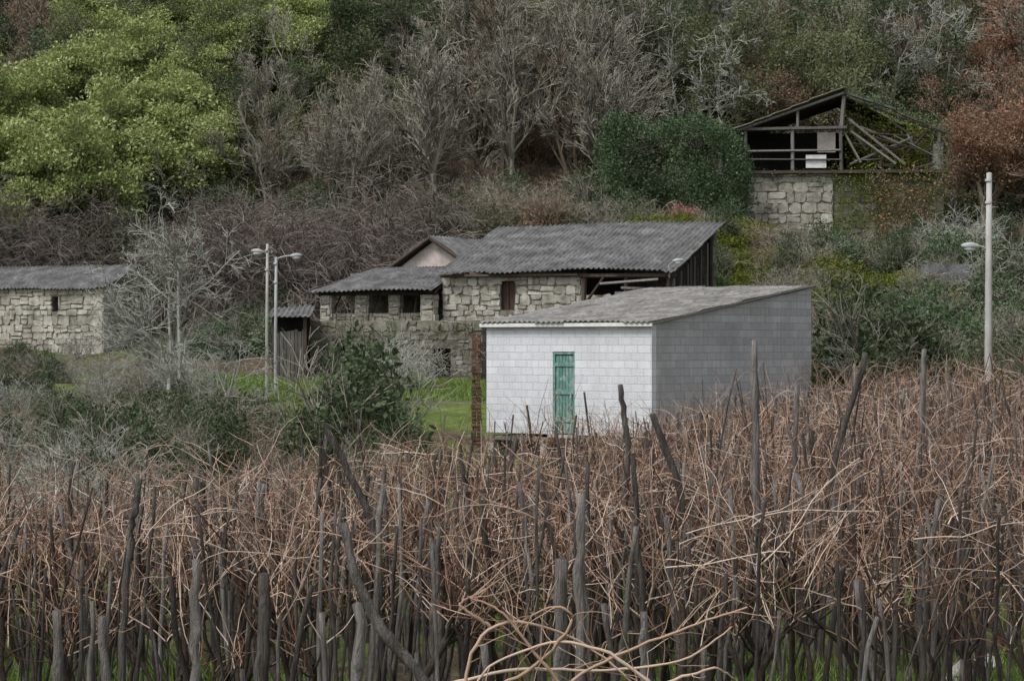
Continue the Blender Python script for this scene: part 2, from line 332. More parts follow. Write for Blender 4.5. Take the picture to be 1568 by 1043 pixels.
protos['bush_olive'] = bush_mesh('bush_olive', 23, 1.4, 1.4, 110, 22, .065, ['bark', 'l_olive'])
protos['bush_russet'] = bush_mesh('bush_russet', 24, 1.3, 1.7, 100, 12, .06, ['bark_brown', 'l_rus'], stems=24)
protos['bush_moss'] = bush_mesh('bush_moss', 25, 1.3, .45, 200, 30, .045, ['bark', 'l_moss'], stems=3, sig=.14)
protos['bush_yellow'] = bush_mesh('bush_yellow', 26, .9, 1.0, 70, 16, .045, ['bark_brown', 'l_yel'], stems=18)
protos['bush_red'] = bush_mesh('bush_red', 27, 1.0, 1.1, 90, 24, .06, ['bark_brown', 'l_red'])
def bramble(name, seed, mat, n=60, L=3.2, spread=1.8, rad=1.0, minr=.011, lv=None, up=-.16):
    rng = np.random.default_rng(seed); st, d = fan(rng, n, spread, rad)
    protos[name] = plant(seed, st, d, L, .022, lv or [(7, 45, .55, .7, .15), (4, 45, .55, .8, .15)], wig=.2, up=up, minr=minr, S0=3).mesh(name, [mat])
bramble('bramble_a', 31, 'bark_purple', n=70, L=4.4, minr=.015); bramble('bramble_b', 32, 'bark_purple', n=70, L=4.0, spread=2.4, minr=.015)
lv2 = [(6, 48, .55, .7, .15), (4, 48, .55, .8, .15)]
bramble('scrub_grey', 33, 'bark', n=22, L=2.0, spread=1.2, rad=.7, up=-.02, minr=.010, lv=lv2); bramble('scrub_lichen', 34, 'lichen', n=18, L=2.1, spread=1.4, rad=.7, up=-.03, minr=.011, lv=lv2)
bramble('scrub_brown', 35, 'bark_brown', n=26, L=1.7, spread=1.2, rad=.8, up=-.04, minr=.010, lv=lv2)
def inst(kind, x, y, s=1., parent=None, name=None, rot=None, dz=0, sz=None):
    o = obj(name or kind, protos[kind], parent, (x, y, h1(x, y) + dz), R.uniform(0, 6.28) if rot is None else rot)
    o.scale = (s, s, s * (sz or R.uniform(.9, 1.1))); return o

# forest on the hill
F = empty('hillside_forest')
def scatter(kinds, x0, x1, y0, y1, n, s0, s1, parent=F, ok=None, dz=0):
    for _ in range(n):
        x = R.uniform(x0, x1); y = R.uniform(y0, y1)
        if ok and not ok(x, y): continue
        inst(kinds[R.integers(len(kinds))], x, y, R.uniform(s0, s1), parent, dz=dz)
notruin = lambda x, y: not (9.5 < x < 23.5 and 104 < y < 119)
scatter(['mim_a', 'mim_b'], -29, -14.5, 108, 115, 19, .85, 1.3)
scatter(['mim_a', 'mim_b'], -29, -17, 114, 120, 9, .9, 1.2)
scatter(['mim_a', 'mim_b', 'mim_a', 'mim_b', 'olive_a'], -25, -9, 120, 129, 30, .8, 1.2)
scatter(['dark_a', 'dark_b'], -22, -12, 117, 121, 5, .5, .75)
scatter(['dark_a', 'olive_a', 'bare_a'], -14, -4, 114, 120, 10, .6, .9)
scatter(['bare_a', 'bare_b', 'bare_c'], -12.5, -6, 108, 116, 9, .65, .95)
scatter(['dark_b', 'dark_a', 'olive_a', 'bare_a', 'mim_a', 'mim_b'], -34, -4, 130, 146, 36, .8, 1.3)
scatter(['dark_b', 'dark_a', 'olive_a'], -9, -3, 118, 128, 12, .9, 1.2)
scatter(['bare_a', 'bare_b', 'bare_c', 'bare_a'], -5.5, 6, 110, 120, 20, .9, 1.35)
scatter(['bare_a', 'bare_b', 'lichen_a', 'bare_c', 'olive_a', 'dark_a', 'olive_a'], -6, 24, 119, 135, 62, .8, 1.2, ok=notruin)
scatter(['lichen_a', 'lichen_b', 'dark_a', 'olive_a', 'bare_c'], 5, 24, 117, 134, 34, .8, 1.1, ok=notruin)
scatter(['russet_b', 'russet_a'], 6, 24, 118, 132, 13, .6, .95, ok=notruin)
scatter(['russet_a', 'russet_b'], 22.5, 31, 112, 124, 14, .9, 1.3)
scatter(['bare_a', 'lichen_b', 'dark_a', 'olive_a', 'russet_b', 'bare_c'], -36, 36, 134, 152, 80, .9, 1.3)
scatter(['bare_a', 'bare_b', 'dark_a', 'olive_a', 'bare_c'], 24, 42, 108, 135, 18, .8, 1.2)
scatter(['bare_a', 'mim_a', 'dark_a', 'olive_a', 'bare_c'], -48, -30, 105, 140, 20, .8, 1.2)
scatter(['bare_a', 'dark_a', 'olive_a', 'bare_c'], -70, 70, 152, 190, 50, 1.3, 1.9)
U = empty('hillside_undergrowth')
scatter(['bush_dark', 'bush_olive', 'bush_russet', 'bush_ivy', 'scrub_brown', 'scrub_grey'], -36, 36, 112, 138, 250, .9, 1.6, U, notruin)
scatter(['bush_russet', 'scrub_brown', 'scrub_grey', 'bush_dark', 'bush_olive', 'bush_russet'], -6, 6, 104, 114, 55, .7, 1.25, U)
scatter(['bush_dark', 'bush_ivy', 'bush_olive'], -30, -14, 104, 109, 24, .9, 1.3, U)
scatter(['bush_ivy', 'bush_olive', 'bush_dark', 'scrub_grey', 'bush_russet', 'bush_moss'], -14, -3, 104, 112, 34, .8, 1.3, U)
B = empty('bramble_thicket')
scatter(['bramble_a', 'bramble_b'], -13, -5, 98, 104, 15, .85, 1.2, B)
scatter(['bramble_a', 'bramble_b'], -31, -13, 104.5, 107, 13, .8, 1.05, B)
scatter(['bush_dark', 'scrub_grey', 'bush_ivy', 'bush_dark'], -13, -8.5, 90, 97, 10, .7, 1.0, B)
# mossy terraces to the right
T = empty('mossy_bank')
scatter(['bush_moss'], 5.5, 12.5, 86, 106, 75, .8, 1.4, T, dz=-.05)
scatter(['bush_moss'], 12, 24, 84, 107, 75, .7, 1.3, T, dz=-.05)
frontruin = lambda x, y: not (11 < x < 17.5 and y > 97)
scatter(['bush_olive', 'scrub_grey', 'bush_dark', 'scrub_brown', 'bush_ivy', 'bush_ivy', 'bush_moss'], 10.5, 26, 72, 100, 95, .55, .95, T, ok=frontruin)
scatter(['bush_dark', 'bush_ivy', 'scrub_brown', 'bush_olive', 'bush_moss'], 7, 12, 88, 99, 16, .4, .75, T)
scatter(['bush_dark', 'bush_ivy', 'scrub_brown', 'bush_olive'], 12, 24, 92, 107, 26, .6, .9, T, ok=frontruin)
scatter(['bush_moss', 'bush_ivy'], 11.5, 17.5, 98, 108, 14, .3, .5, T)
scatter(['scrub_grey', 'bush_dark', 'bush_olive', 'scrub_lichen', 'bush_ivy'], 18, 30, 60, 100, 40, .8, 1.2, T)
scatter(['bush_dark', 'scrub_grey', 'bush_olive', 'bush_dark'], 14.3, 20, 59, 70, 15, .6, .95, T)
# gully scrub on the left
S_ = empty('gully_scrub')
scatter(['scrub_grey', 'scrub_lichen', 'scrub_grey', 'scrub_brown', 'bush_dark', 'bush_olive', 'bush_moss', 'scrub_brown'], -22, -6.5, 34, 68, 105, .5, .9, S_)
scatter(['scrub_grey', 'scrub_lichen'], -15, -5, 30, 46, 22, .5, .75, S_)
scatter(['scrub_grey', 'scrub_brown', 'bush_moss', 'bush_olive'], -6.5, -.6, 36, 50, 20, .4, .6, S_)
scatter(['bush_dark', 'bush_dark', 'bush_olive', 'bush_ivy'], -18, -8.5, 66, 76, 12, .35, .6, S_)
scatter(['bush_dark', 'bush_dark', 'bush_olive'], -11, -5.5, 52, 64, 10, .4, .75, S_)
scatter(['scrub_grey', 'scrub_lichen', 'scrub_grey', 'bush_dark', 'bush_olive', 'scrub_brown'], -27, -13, 70, 93, 46, .35, .6, S_)
scatter(['scrub_grey', 'scrub_lichen', 'scrub_grey'], -14, -10.5, 68, 80, 6, .5, .75, S_)
# named single plants
for i, (x, y, s, n1) in enumerate([(-11.0, 72, .88, 10), (-8.9, 66, .5, 9)]):
    lv = [(n1, 50, .66, .6, .12), (7, 48, .55, .6, .2), (5, 42, .55, .65, .15), (3, 40, .6, .7, .15)]
    me = plant(41 + i, [[0, 0, -.3]] * 2, [[.15, 0, 1], [-.25, .1, 1]], 5.2, .10, lv, wig=.2, up=.03, minr=.014).mesh('lichen_covered_tree', ['lichen'])
    obj('lichen_covered_tree', me, None, (x, y, h1(x, y)), 0, (s, s, s))
inst('bush_dark', -3.9, 56, 1.4, name='laurel_bush'); inst('bush_dark', -4.9, 57.5, 1.05, name='laurel_bush'); inst('bush_ivy', -3.2, 54, .8, name='laurel_bush')
inst('bush_dark', 10.7, 66.5, 1.25, name='laurel_bush'); inst('bush_ivy', 12.2, 67.5, 1.3, name='laurel_bush'); inst('bush_moss', 9.8, 68.5, 1.6, name='moss_mound'); inst('bush_olive', 9.7, 68.2, 1.2, name='olive_bush')
inst('scrub_lichen', 11.0, 65.8, .8, name='bare_shrub')
inst('bush_yellow', -4.0, 29.5, .8, name='yellowing_shrub'); inst('bush_yellow', -3.3, 30.5, .6, name='yellowing_shrub')
for x, y, s in [(-4.9, 78.5, .9), (-3.3, 78.2, .7)]: inst('scrub_lichen', x, y, s, name='bare_shrub')
inst('bush_red', 8.1, 104.5, 1.0, name='reddish_shrub')
rng = np.random.default_rng(5); Gi = Geo(); n = 1100
u = rng.uniform(-1, 1, (n, 3)); ax = rng.integers(0, 3, n); u[np.arange(n), ax] = np.sign(u[np.arange(n), ax]) * rng.uniform(.8, 1.05, n)
u /= np.maximum(1, (np.abs(u) ** 4).sum(1, keepdims=True) ** .25)
c = u * [3.5, 2.2, 2.7] + [0, 0, 2.7]; c[:, 2] += .25 * np.sin(c[:, 0] * 1.7) - .05 * c[:, 0]; c[:, 1] += .4 * np.sin(c[:, 0] * 2.1 + c[:, 2] * 1.7)
Gi.leaves(c, (.3, .3, .3), 30, .08, 0, rng)
obj('ivy_covered_ruin', Gi.mesh('ivy', ['l_ivy']), None, (7.9, 109, h1(7.9, 108)))
inst('bush_ivy', 5.2, 107, 1.1, name='ivy_bush'); inst('bush_ivy', 9.9, 106.5, .9, name='ivy_bush')

# ------------------------------------------------------------------ wall & roof builders
def wall(name, parent, p0, ang, L, z0, z1, thick=.45, openings=(), mat='granite', stones=True, rowh=.3, gable=0, base='mortar'):
    """local x along wall, y into wall, front at y=0; gable = extra height of triangular top"""
    Gw = Geo(); xs = sorted({0, L, *[o[0] for o in openings], *[o[1] for o in openings]})
    for a, b_ in zip(xs[:-1], xs[1:]):
        hs = sorted([(o[2], o[3]) for o in openings if o[0] <= a + 1e-6 and o[1] >= b_ - 1e-6])
        cur = z0
        for lo, hi in hs:
            if lo > cur: Gw.box(a, b_, 0, thick, cur, lo, 0)
            cur = hi
        if cur < z1: Gw.box(a, b_, 0, thick, cur, z1, 0)
    if gable:
        v = [[0, 0, z1], [L, 0, z1], [L / 2, 0, z1 + gable], [0, thick, z1], [L, thick, z1], [L / 2, thick, z1 + gable]]
        Gw.add(v, [[0, 1, 2], [3, 5, 4]], 0); Gw.add(v, [[0, 2, 5, 3], [1, 4, 5, 2]], 0)
    if stones:
        z = z0; zt = z1 + gable
        while z < zt - .08:
            hh = min(rowh * R.uniform(.6, 1.45), zt - z)
            if zt - z - hh < .1: hh = zt - z
            if z < z1 and z + hh > z1 and gable: hh = z1 - z + .001
            x = 0.
            while x < L - .03:
                w = rowh * R.uniform(.6, 2.2)
                if L - x - w < .15: w = L - x
                xa, xb = x + .002, x + w - .002; x += w
                parts = [(z + .002, z + hh - .002)]
                if hh > rowh * .9 and R.random() < .3:
                    sp = z + hh * R.uniform(.35, .65); parts = [(z + .004, sp - .004), (sp + .004, z + hh - .004)]
                for za, zb in parts:
                    if z > z0 + .01 and zb < zt - .05: o_ = R.normal(0, .02); za += o_; zb += o_
                    xa_, xb_ = xa, xb; bad = False
                    for o in openings:
                        if xb_ > o[0] and xa_ < o[1] and zb > o[2] and za < o[3]:
                            if xa_ < o[0] - .08: xb_ = o[0]
                            elif xb_ > o[1] + .08: xa_ = o[1]
                            else: bad = True
                    if z >= z1 - .01 and gable:
                        q = (zb - z1) / gable * L / 2
                        xa_ = max(xa_, q); xb_ = min(xb_, L - q)
                    if bad or xb_ - xa_ < .06 or zb - za < .04: continue
                    Gw.stone(xa_, xb_, za, zb, R.uniform(.02, .06))
            z += hh
        for xside, sg in ((0, -1), (L, 1)):
            z = z0
            while z < z1 - .05:
                hh = min(rowh * R.uniform(.7, 1.3), z1 - z)
                pr = R.uniform(.01, .06)
                Gw.box(min(xside, xside + sg * pr), max(xside, xside + sg * pr), .0, thick, z + .01, z + hh - .01, 1); z += hh
    o = Gw.build(name, [base, mat], parent); o.location = (p0[0], p0[1], 0); o.rotation_euler = (0, 0, ang); return o
def corr(name, parent, e0, e1, r0, r1, mat='roof', pitch=.2, amp=.035, sheets=3, sag=.06, seed=0, rag=.06):
    e0, e1, r0, r1 = [np.array(p, float) for p in (e0, e1, r0, r1)]
    Lu = np.linalg.norm(e1 - e0); nu = int(Lu / pitch * 6) + 1; nv = sheets * 6 + 1
    s = np.linspace(0, 1, nu)[None, :, None]; t = np.linspace(0, 1, nv)[:, None, None]
    P = (e0 * (1 - s) + e1 * s) * (1 - t) + (r0 * (1 - s) + r1 * s) * t
    S2 = s[..., 0] * Lu; T2 = np.broadcast_to(t[..., 0], (nv, nu))
    P[..., 2] += amp * np.sin(S2 / pitch * 2 * math.pi) + .05 * (1 - (T2 * sheets * .999) % 1.) \
        + sag * (np.sin(S2 * .8 + seed) * .5 * (1 - T2) + np.sin(S2 * .5 + 2 + seed) * T2 * .4)
    rj = np.random.default_rng(seed)
    sh = (S2 / 1.0).astype(int); jit = rj.normal(0, rag, 200)[sh % 200]
    dv = (e0 - r0) / np.linalg.norm(e0 - r0); P[0] += jit[0][:, None] * dv
    tile = (T2 * sheets * .999).astype(int) * 37 + sh[0][None]
    P[..., 2] += rj.normal(0, .012, 2000)[tile % 2000]
    idx = np.arange(nu * nv).reshape(nv, nu)
    Gr = Geo(); Gr.add(P.reshape(-1, 3), np.stack([idx[:-1, :-1], idx[:-1, 1:], idx[1:, 1:], idx[1:, :-1]], -1).reshape(-1, 4))
    o = Gr.build(name, [mat], parent, smooth=True)
    md = o.modifiers.new('thick', 'SOLIDIFY'); md.thickness = .025; md.offset = -1
    return o
def fr(A, ang):
    c, s = math.cos(ang), math.sin(ang)
    return lambda u, v, z=None: (A[0] + c * u - s * v, A[1] + s * u + c * v) if z is None else (A[0] + c * u - s * v, A[1] + s * u + c * v, z)

# ------------------------------------------------------------------ concrete block shed
sh = empty('concrete_block_shed')
C = (3.65, 58.0); FL = (-.71, 61.7); BR = (8.61, 63.85)
La = math.hypot(C[0] - FL[0], C[1] - FL[1]); aa = math.atan2(C[1] - FL[1], C[0] - FL[0])
Lb = math.hypot(BR[0] - C[0], BR[1] - C[1]); ab = math.atan2(BR[1] - C[1], BR[0] - C[0]); BL = (FL[0] + BR[0] - C[0], FL[1] + BR[1] - C[1])
def quadwall(name, p0, p1, zb0, zb1, zt0, zt1, mat, th=.2, ops=()):
    L = math.hypot(p1[0] - p0[0], p1[1] - p0[1]); ang = math.atan2(p1[1] - p0[1], p1[0] - p0[0]); Gw = Geo()
    xs = sorted({0, L, *[o[0] for o in ops], *[o[1] for o in ops]})
    for a, b_ in zip(xs[:-1], xs[1:]):
        zt = lambda x: zt0 + (zt1 - zt0) * x / L
        rng_ = [(zb0, None)]
        for o in ops:
            if o[0] <= a + 1e-6 and o[1] >= b_ - 1e-6: rng_ = ([(zb0, o[2])] if o[2] > zb0 + .01 else []) + [(o[3], None)]
        for lo, hi in rng_:
            ta, tb, lo2 = (zt(a), zt(b_), lo) if hi is None else (hi, hi, lo)
            v = [[a, 0, lo2], [b_, 0, lo2], [b_, 0, tb], [a, 0, ta], [a, th, lo2], [b_, th, lo2], [b_, th, tb], [a, th, ta]]
            Gw.add(v, [[0, 1, 2, 3], [5, 4, 7, 6], [4, 0, 3, 7], [1, 5, 6, 2], [3, 2, 6, 7], [4, 5, 1, 0]])
    o = Gw.build(name, [mat], sh); o.location = (p0[0], p0[1], 0); o.rotation_euler = (0, 0, ang); return o
ZF = .66; ZE = 3.62; ZR = 4.70
dfr = fr(FL, aa); bfr = fr(C, ab)
dx0, dx1 = 2.38, 3.14
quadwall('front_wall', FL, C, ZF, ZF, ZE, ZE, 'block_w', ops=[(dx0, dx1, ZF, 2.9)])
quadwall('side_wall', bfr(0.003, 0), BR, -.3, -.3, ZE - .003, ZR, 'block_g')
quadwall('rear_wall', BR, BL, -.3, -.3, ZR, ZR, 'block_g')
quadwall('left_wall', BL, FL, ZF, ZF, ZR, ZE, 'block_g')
Gd = Geo()
Gd.box(dx0, dx0 + .06, .02, .12, ZF, 2.9, 0); Gd.box(dx1 - .06, dx1, .02, .12, ZF, 2.9, 0); Gd.box(dx0 + .06, dx1 - .06, .02, .12, 2.83, 2.9, 0)
xx = dx0 + .07
while xx < dx1 - .1: Gd.box(xx, xx + .105, .06, .10, ZF + .02, 2.81, 0, inset=.005); xx += .11
Gd.box(dx0 + .06, dx1 - .06, .03, .06, 1.75, 1.87, 0); Gd.box(dx0 + .06, dx1 - .06, .03, .06, 2.5, 2.6, 0); Gd.box(dx0 + .06, dx1 - .06, .03, .06, 1.0, 1.1, 0)
Gd.box(dx1 - .16, dx1 - .12, .0, .03, 1.65, 1.8, 1)
Gd.box(dx0 - .1, dx1 + .1, -.12, .02, ZF - .08, ZF - .003, 2)
o = Gd.build('door', ['green', 'metal', 'concrete'], sh); o.location = (FL[0], FL[1], 0); o.rotation_euler = (0, 0, aa)
Gs = Geo(); Gs.box(0, La, -.04, 5.0, ZF - .2, ZF - .085, 0)
for x in (.0, 1.9, 3.6): Gs.box(x + .02, x + .25, .02, .27, -.6, ZF - .2, 2)
Gs.box(.02, La - .02, .5, .7, -.6, ZF - .21, 1)
o = Gs.build('floor_slab', ['granite_dark', 'mortar', 'concrete'], sh); o.location = (FL[0], FL[1], 0); o.rotation_euler = (0, 0, aa)
e0 = dfr(-.12, -.18, ZE + .05); e1 = dfr(La + .12, -.18, ZE + .05); r0 = dfr(-.12, Lb + .15, ZR + .10); r1 = dfr(La + .12, Lb + .15, ZR + .10)
corr('roof', sh, e0, e1, r0, r1, 'roof_light', sheets=4, sag=.03, amp=.026, pitch=.178)
Gf = Geo(); Gf.box(-.12, La + .12, -.16, -.12, ZE - .05, ZE + .05, 0)
o = Gf.build('eaves_gutter', ['white'], sh); o.location = (FL[0], FL[1], 0); o.rotation_euler = (0, 0, aa)
Gf = Geo(); Gf.tubes(np.array([[bfr(-.1, -.08, ZE + .03), bfr(Lb + .15, -.08, ZR + .10)]]), [[.05, .05]], 4, 0); Gf.build('verge_trim', ['wood'], sh)

bs = empty('brick_pillar', (-1.0, 62.3, 0)); Gb = Geo(); z = .2
while z < 3.35:
    for k in range(2):
        ox = R.normal(0, .018); Gb.box(-.14 + k * .14 + ox, -.005 + k * .14 + ox, -.2 + ox, .2, z, z + .09, 0, inset=.008)
    z += .10
Gb.build('brick_courses', ['brick'], bs)

# ------------------------------------------------------------------ farmhouse
fh = empty('stone_farmhouse'); A = (-2.8, 85.); an = math.atan2(-.358, .934); q = fr(A, an)
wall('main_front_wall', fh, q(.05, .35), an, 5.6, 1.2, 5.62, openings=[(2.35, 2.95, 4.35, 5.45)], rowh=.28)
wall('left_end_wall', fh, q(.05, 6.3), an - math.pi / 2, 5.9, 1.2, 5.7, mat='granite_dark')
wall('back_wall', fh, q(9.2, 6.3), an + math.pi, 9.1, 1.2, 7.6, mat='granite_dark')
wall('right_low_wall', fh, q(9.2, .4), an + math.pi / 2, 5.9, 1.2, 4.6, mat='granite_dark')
wall('right_front_low_wall', fh, q(5.66, .4), an, 3.5, 1.2, 4.9, mat='granite')
Gx = Geo()
Gx.box(2.35, 2.95, .55, .60, 4.35, 5.45, 0); Gx.box(2.35, 2.41, .48, .55, 4.35, 5.45, 0); Gx.box(2.89, 2.95, .48, .55, 4.35, 5.45, 0); Gx.box(2.62, 2.67, .48, .55, 4.35, 5.45, 0)
o = Gx.build('window_shutter', ['shutter'], fh); o.location = (*A, 0); o.rotation_euler = (0, 0, an)
Gx = Geo()
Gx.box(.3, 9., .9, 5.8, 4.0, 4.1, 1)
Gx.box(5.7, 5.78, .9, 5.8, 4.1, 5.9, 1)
for u_ in (5.75, 7.4, 9.05): Gx.beam((u_, .3, 4.2), (u_ + .05, .3, 5.72), .14, mat=0)
Gx.beam((5.6, .25, 5.62), (9.4, .2, 5.60), .15, mat=0); Gx.beam((0, .1, 5.66), (5.6, .1, 5.66), .1, mat=0)
Gx.beam((5.8, .2, 4.5), (6.6, .15, 5.55), .09, mat=0); Gx.beam((7.3, .1, 5.15), (9.3, .05, 5.05), .10, mat=2); Gx.beam((7.1, .0, 4.95), (9.1, -.05, 4.92), .12, mat=2)
Gx.beam((6.6, -.3, 5.3), (8.8, -.1, 5.45), .09, mat=2); Gx.beam((9.1, 5.8, 4), (9.1, 5.8, 7.6), .15, mat=0); Gx.beam((9.15, .2, 5.55), (9.15, 6.2, 7.6), .14, mat=0)
Gx.beam((9.1, 3, 4.2), (9.1, 3, 6.5), .14, mat=0); Gx.beam((9.15, .4, 4.9), (9.15, 6, 4.9), .1, mat=0)
for k in range(6): Gx.beam((9.17, .6 + k * .9, 4.6), (9.17, .65 + k * .9, 5.5 + k * .3), .1, mat=2)
for k in range(7): Gx.box(3.2 + k * .5, 3.55 + k * .5, -.55, -.2, 4.0 + .07 * (k % 3), 4.1 + .07 * (k % 3) + .1, 2)
Gx.box(2.8, 6.8, -.6, .3, 3.9, 4.0, 2)
o = Gx.build('open_loft_timbers', ['wood_dark', 'dark', 'wood'], fh); o.location = (*A, 0); o.rotation_euler = (0, 0, an)
corr('main_roof', fh, q(0, -.1, 5.78), q(9.5, -.1, 5.78), q(-.05, 6.4, 7.9), q(9.6, 6.4, 7.9), sheets=4, sag=.12, seed=3)
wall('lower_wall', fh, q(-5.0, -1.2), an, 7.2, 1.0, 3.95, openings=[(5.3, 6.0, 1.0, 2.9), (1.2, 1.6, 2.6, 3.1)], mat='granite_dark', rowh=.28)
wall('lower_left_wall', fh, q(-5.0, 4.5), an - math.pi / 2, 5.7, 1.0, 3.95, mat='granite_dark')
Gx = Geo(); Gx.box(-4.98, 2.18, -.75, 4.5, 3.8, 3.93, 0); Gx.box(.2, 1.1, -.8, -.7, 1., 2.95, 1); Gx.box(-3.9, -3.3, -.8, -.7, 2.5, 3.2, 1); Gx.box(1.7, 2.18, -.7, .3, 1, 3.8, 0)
o = Gx.build('terrace_floor', ['mortar', 'dark'], fh); o.location = (*A, 0); o.rotation_euler = (0, 0, an)
wall('wing_back_wall', fh, q(-4.9, 2.6), an, 4.9, 3.9, 5.9, mat='granite_dark')
for k, u_ in enumerate((-4.85, -3.35, -1.95, -.6)):
    wall('wing_pillar_%d' % k, fh, q(u_, -.3), an, .5 if k % 2 else .4, 3.9, 4.95, thick=.4, rowh=.24, mat='granite_dark' if k in (1, 2) else 'granite')
wall('wing_parapet', fh, q(-4.4, -.2), an, 4.0, 3.9, 4.25, thick=.25, rowh=.2, mat='granite_dark')
Gx = Geo(); Gx.beam((-5., -.2, 5.0), (0, -.2, 5.02), .14)
for k in range(5): Gx.beam((-4.6 + k * .9, -.1, 3.95), (-4.2 + k * .8, .2, 5.0), .06)
for k in range(9): Gx.beam((-4.8 + k * .6, -.5, 5.0), (-4.2 + k * .5, 2.3, 5.95), .07)
o = Gx.build('wing_timbers', ['wood_dark'], fh); o.location = (*A, 0); o.rotation_euler = (0, 0, an)
corr('wing_roof', fh, q(-5.2, -.7, 5.08), q(0, -.7, 5.08), q(-3.7, 2.4, 6.05), q(0, 2.4, 6.1), sheets=2, sag=.1, seed=5)
corr('wing_roof_hip', fh, q(-5.2, 2.8, 5.08), q(-5.2, -.7, 5.08), q(-3.7, 2.5, 6.04), q(-3.7, 2.4, 6.05), sheets=2, sag=.04, seed=6)
ag = math.atan2(-.6, .8); ga = fr((-3.15, 90.0), ag)
wall('rear_gable_wall', fh, ga(-2.3, 0), ag, 4.6, 1.5, 5.9, stones=False, thick=.4, gable=1.35, base='plaster')
wall('rear_side_wall', fh, ga(2.3, .0), ag + math.pi / 2, 6, 1.5, 5.9, stones=False, thick=.4, base='plaster')
wall('rear_far_wall', fh, ga(-2.3, 6), ag - math.pi / 2, 6, 1.5, 5.9, stones=False, thick=.4, base='plaster')
corr('rear_roof_front', fh, ga(2.7, -.3, 5.85), ga(2.7, 6.2, 5.85), ga(0, -.3, 7.42), ga(0, 6.2, 7.42), sheets=2, seed=7)
corr('rear_roof_back', fh, ga(-2.9, 6.2, 5.8), ga(-2.9, -.3, 5.8), ga(0, 6.2, 7.42), ga(0, -.3, 7.42), sheets=2, seed=8)
Gx = Geo(); Gx.beam((-2.9, -.3, 5.74), (0, -.3, 7.34), .13); Gx.beam((2.7, -.3, 5.78), (0, -.3, 7.34), .13)
o = Gx.build('rear_barge_boards', ['wood_dark'], fh); o.location = (-3.15, 90, 0); o.rotation_euler = (0, 0, ag)
gl = (-8.95, 84.2); Gx = Geo(); x = 0
while x < 1.0: Gx.box(x, x + .125, 0, .03, 1.9 - .2, 3.55 + R.normal(0, .03), 0, inset=.004); x += .14
Gx.box(0, 1.02, .03, .07, 2.1, 2.2, 0); Gx.box(0, 1.02, .03, .07, 3.1, 3.2, 0); Gx.box(-.15, -.02, -.05, .12, 1.6, 4.1, 1); Gx.box(1.03, 1.16, -.05, .12, 1.6, 4.1, 1)
Gx.box(-.2, 1.2, .9, 1.0, 1.6, 4.1, 2)
o = Gx.build('plank_gate', ['wood', 'wood_dark', 'dark'], fh); o.location = (*gl, 0)
corr('gate_roof', fh, (-9.25, 83.9, 4.05), (-7.6, 83.9, 4.1), (-9.25, 86, 4.5), (-7.6, 86, 4.6), sheets=1, seed=9)
rng = np.random.default_rng(77); n = 46
st = np.stack([rng.uniform(-4.9, 2.1, n), rng.uniform(-1.34, -1.28, n), rng.uniform(2.2, 4.0, n)], 1); dd = np.stack([rng.normal(0, .8, n), rng.normal(-.1, .1, n), -np.abs(rng.normal(.5, .5, n)) - .1], 1); dd /= np.linalg.norm(dd, axis=1, keepdims=True)
cr = plant(78, st, dd, .9, .018, [(5, 45, .6, .7, .1), (4, 45, .6, .8, .1)], wig=.25, up=-.02, minr=.010, S0=3)
o = cr.build('dead_creeper', ['bark'], fh); o.location = (*A, 0); o.rotation_euler = (0, 0, an)

# ------------------------------------------------------------------ left stone house
lh = empty('small_stone_house'); Lc = (-17.5, 95.); av = math.atan2(.89, .45); au = av - math.pi / 2
L1 = 8.; fl = (Lc[0] - L1 * math.cos(au), Lc[1] - L1 * math.sin(au)); q2 = fr(fl, au)
xw = L1 - 2.75
wall('front_wall', lh, fl, au, L1, 1.6, 5.45, openings=[(xw, xw + .38, 4.45, 5.1), (xw + .6, xw + 1.1, 2.2, 2.5)], rowh=.30)
wall('gable_wall', lh, (Lc[0], Lc[1]), av, 5., 1.6, 5.45, openings=[(1.4, 2.0, 4.5, 5.1)], gable=1.0, rowh=.30)
wall('left_gable_wall', lh, q2(0, 5), au - math.pi / 2, 5., 1.6, 5.45, gable=1.0, stones=False)
wall('back_wall', lh, q2(L1, 5), au + math.pi, L1, 1.6, 5.45, stones=False)
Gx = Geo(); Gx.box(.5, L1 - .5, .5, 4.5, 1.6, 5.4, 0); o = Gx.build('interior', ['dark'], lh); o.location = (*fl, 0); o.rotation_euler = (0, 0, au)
corr('front_roof', lh, q2(-.2, -.25, 5.42), q2(L1 + .25, -.25, 5.42), q2(-.2, 2.5, 6.52), q2(L1 + .25, 2.5, 6.52), sheets=2, sag=.03)
corr('back_roof', lh, q2(L1 + .25, 5.25, 5.42), q2(-.2, 5.25, 5.42), q2(L1 + .25, 2.5, 6.52), q2(-.2, 2.5, 6.52), sheets=2, sag=.03)

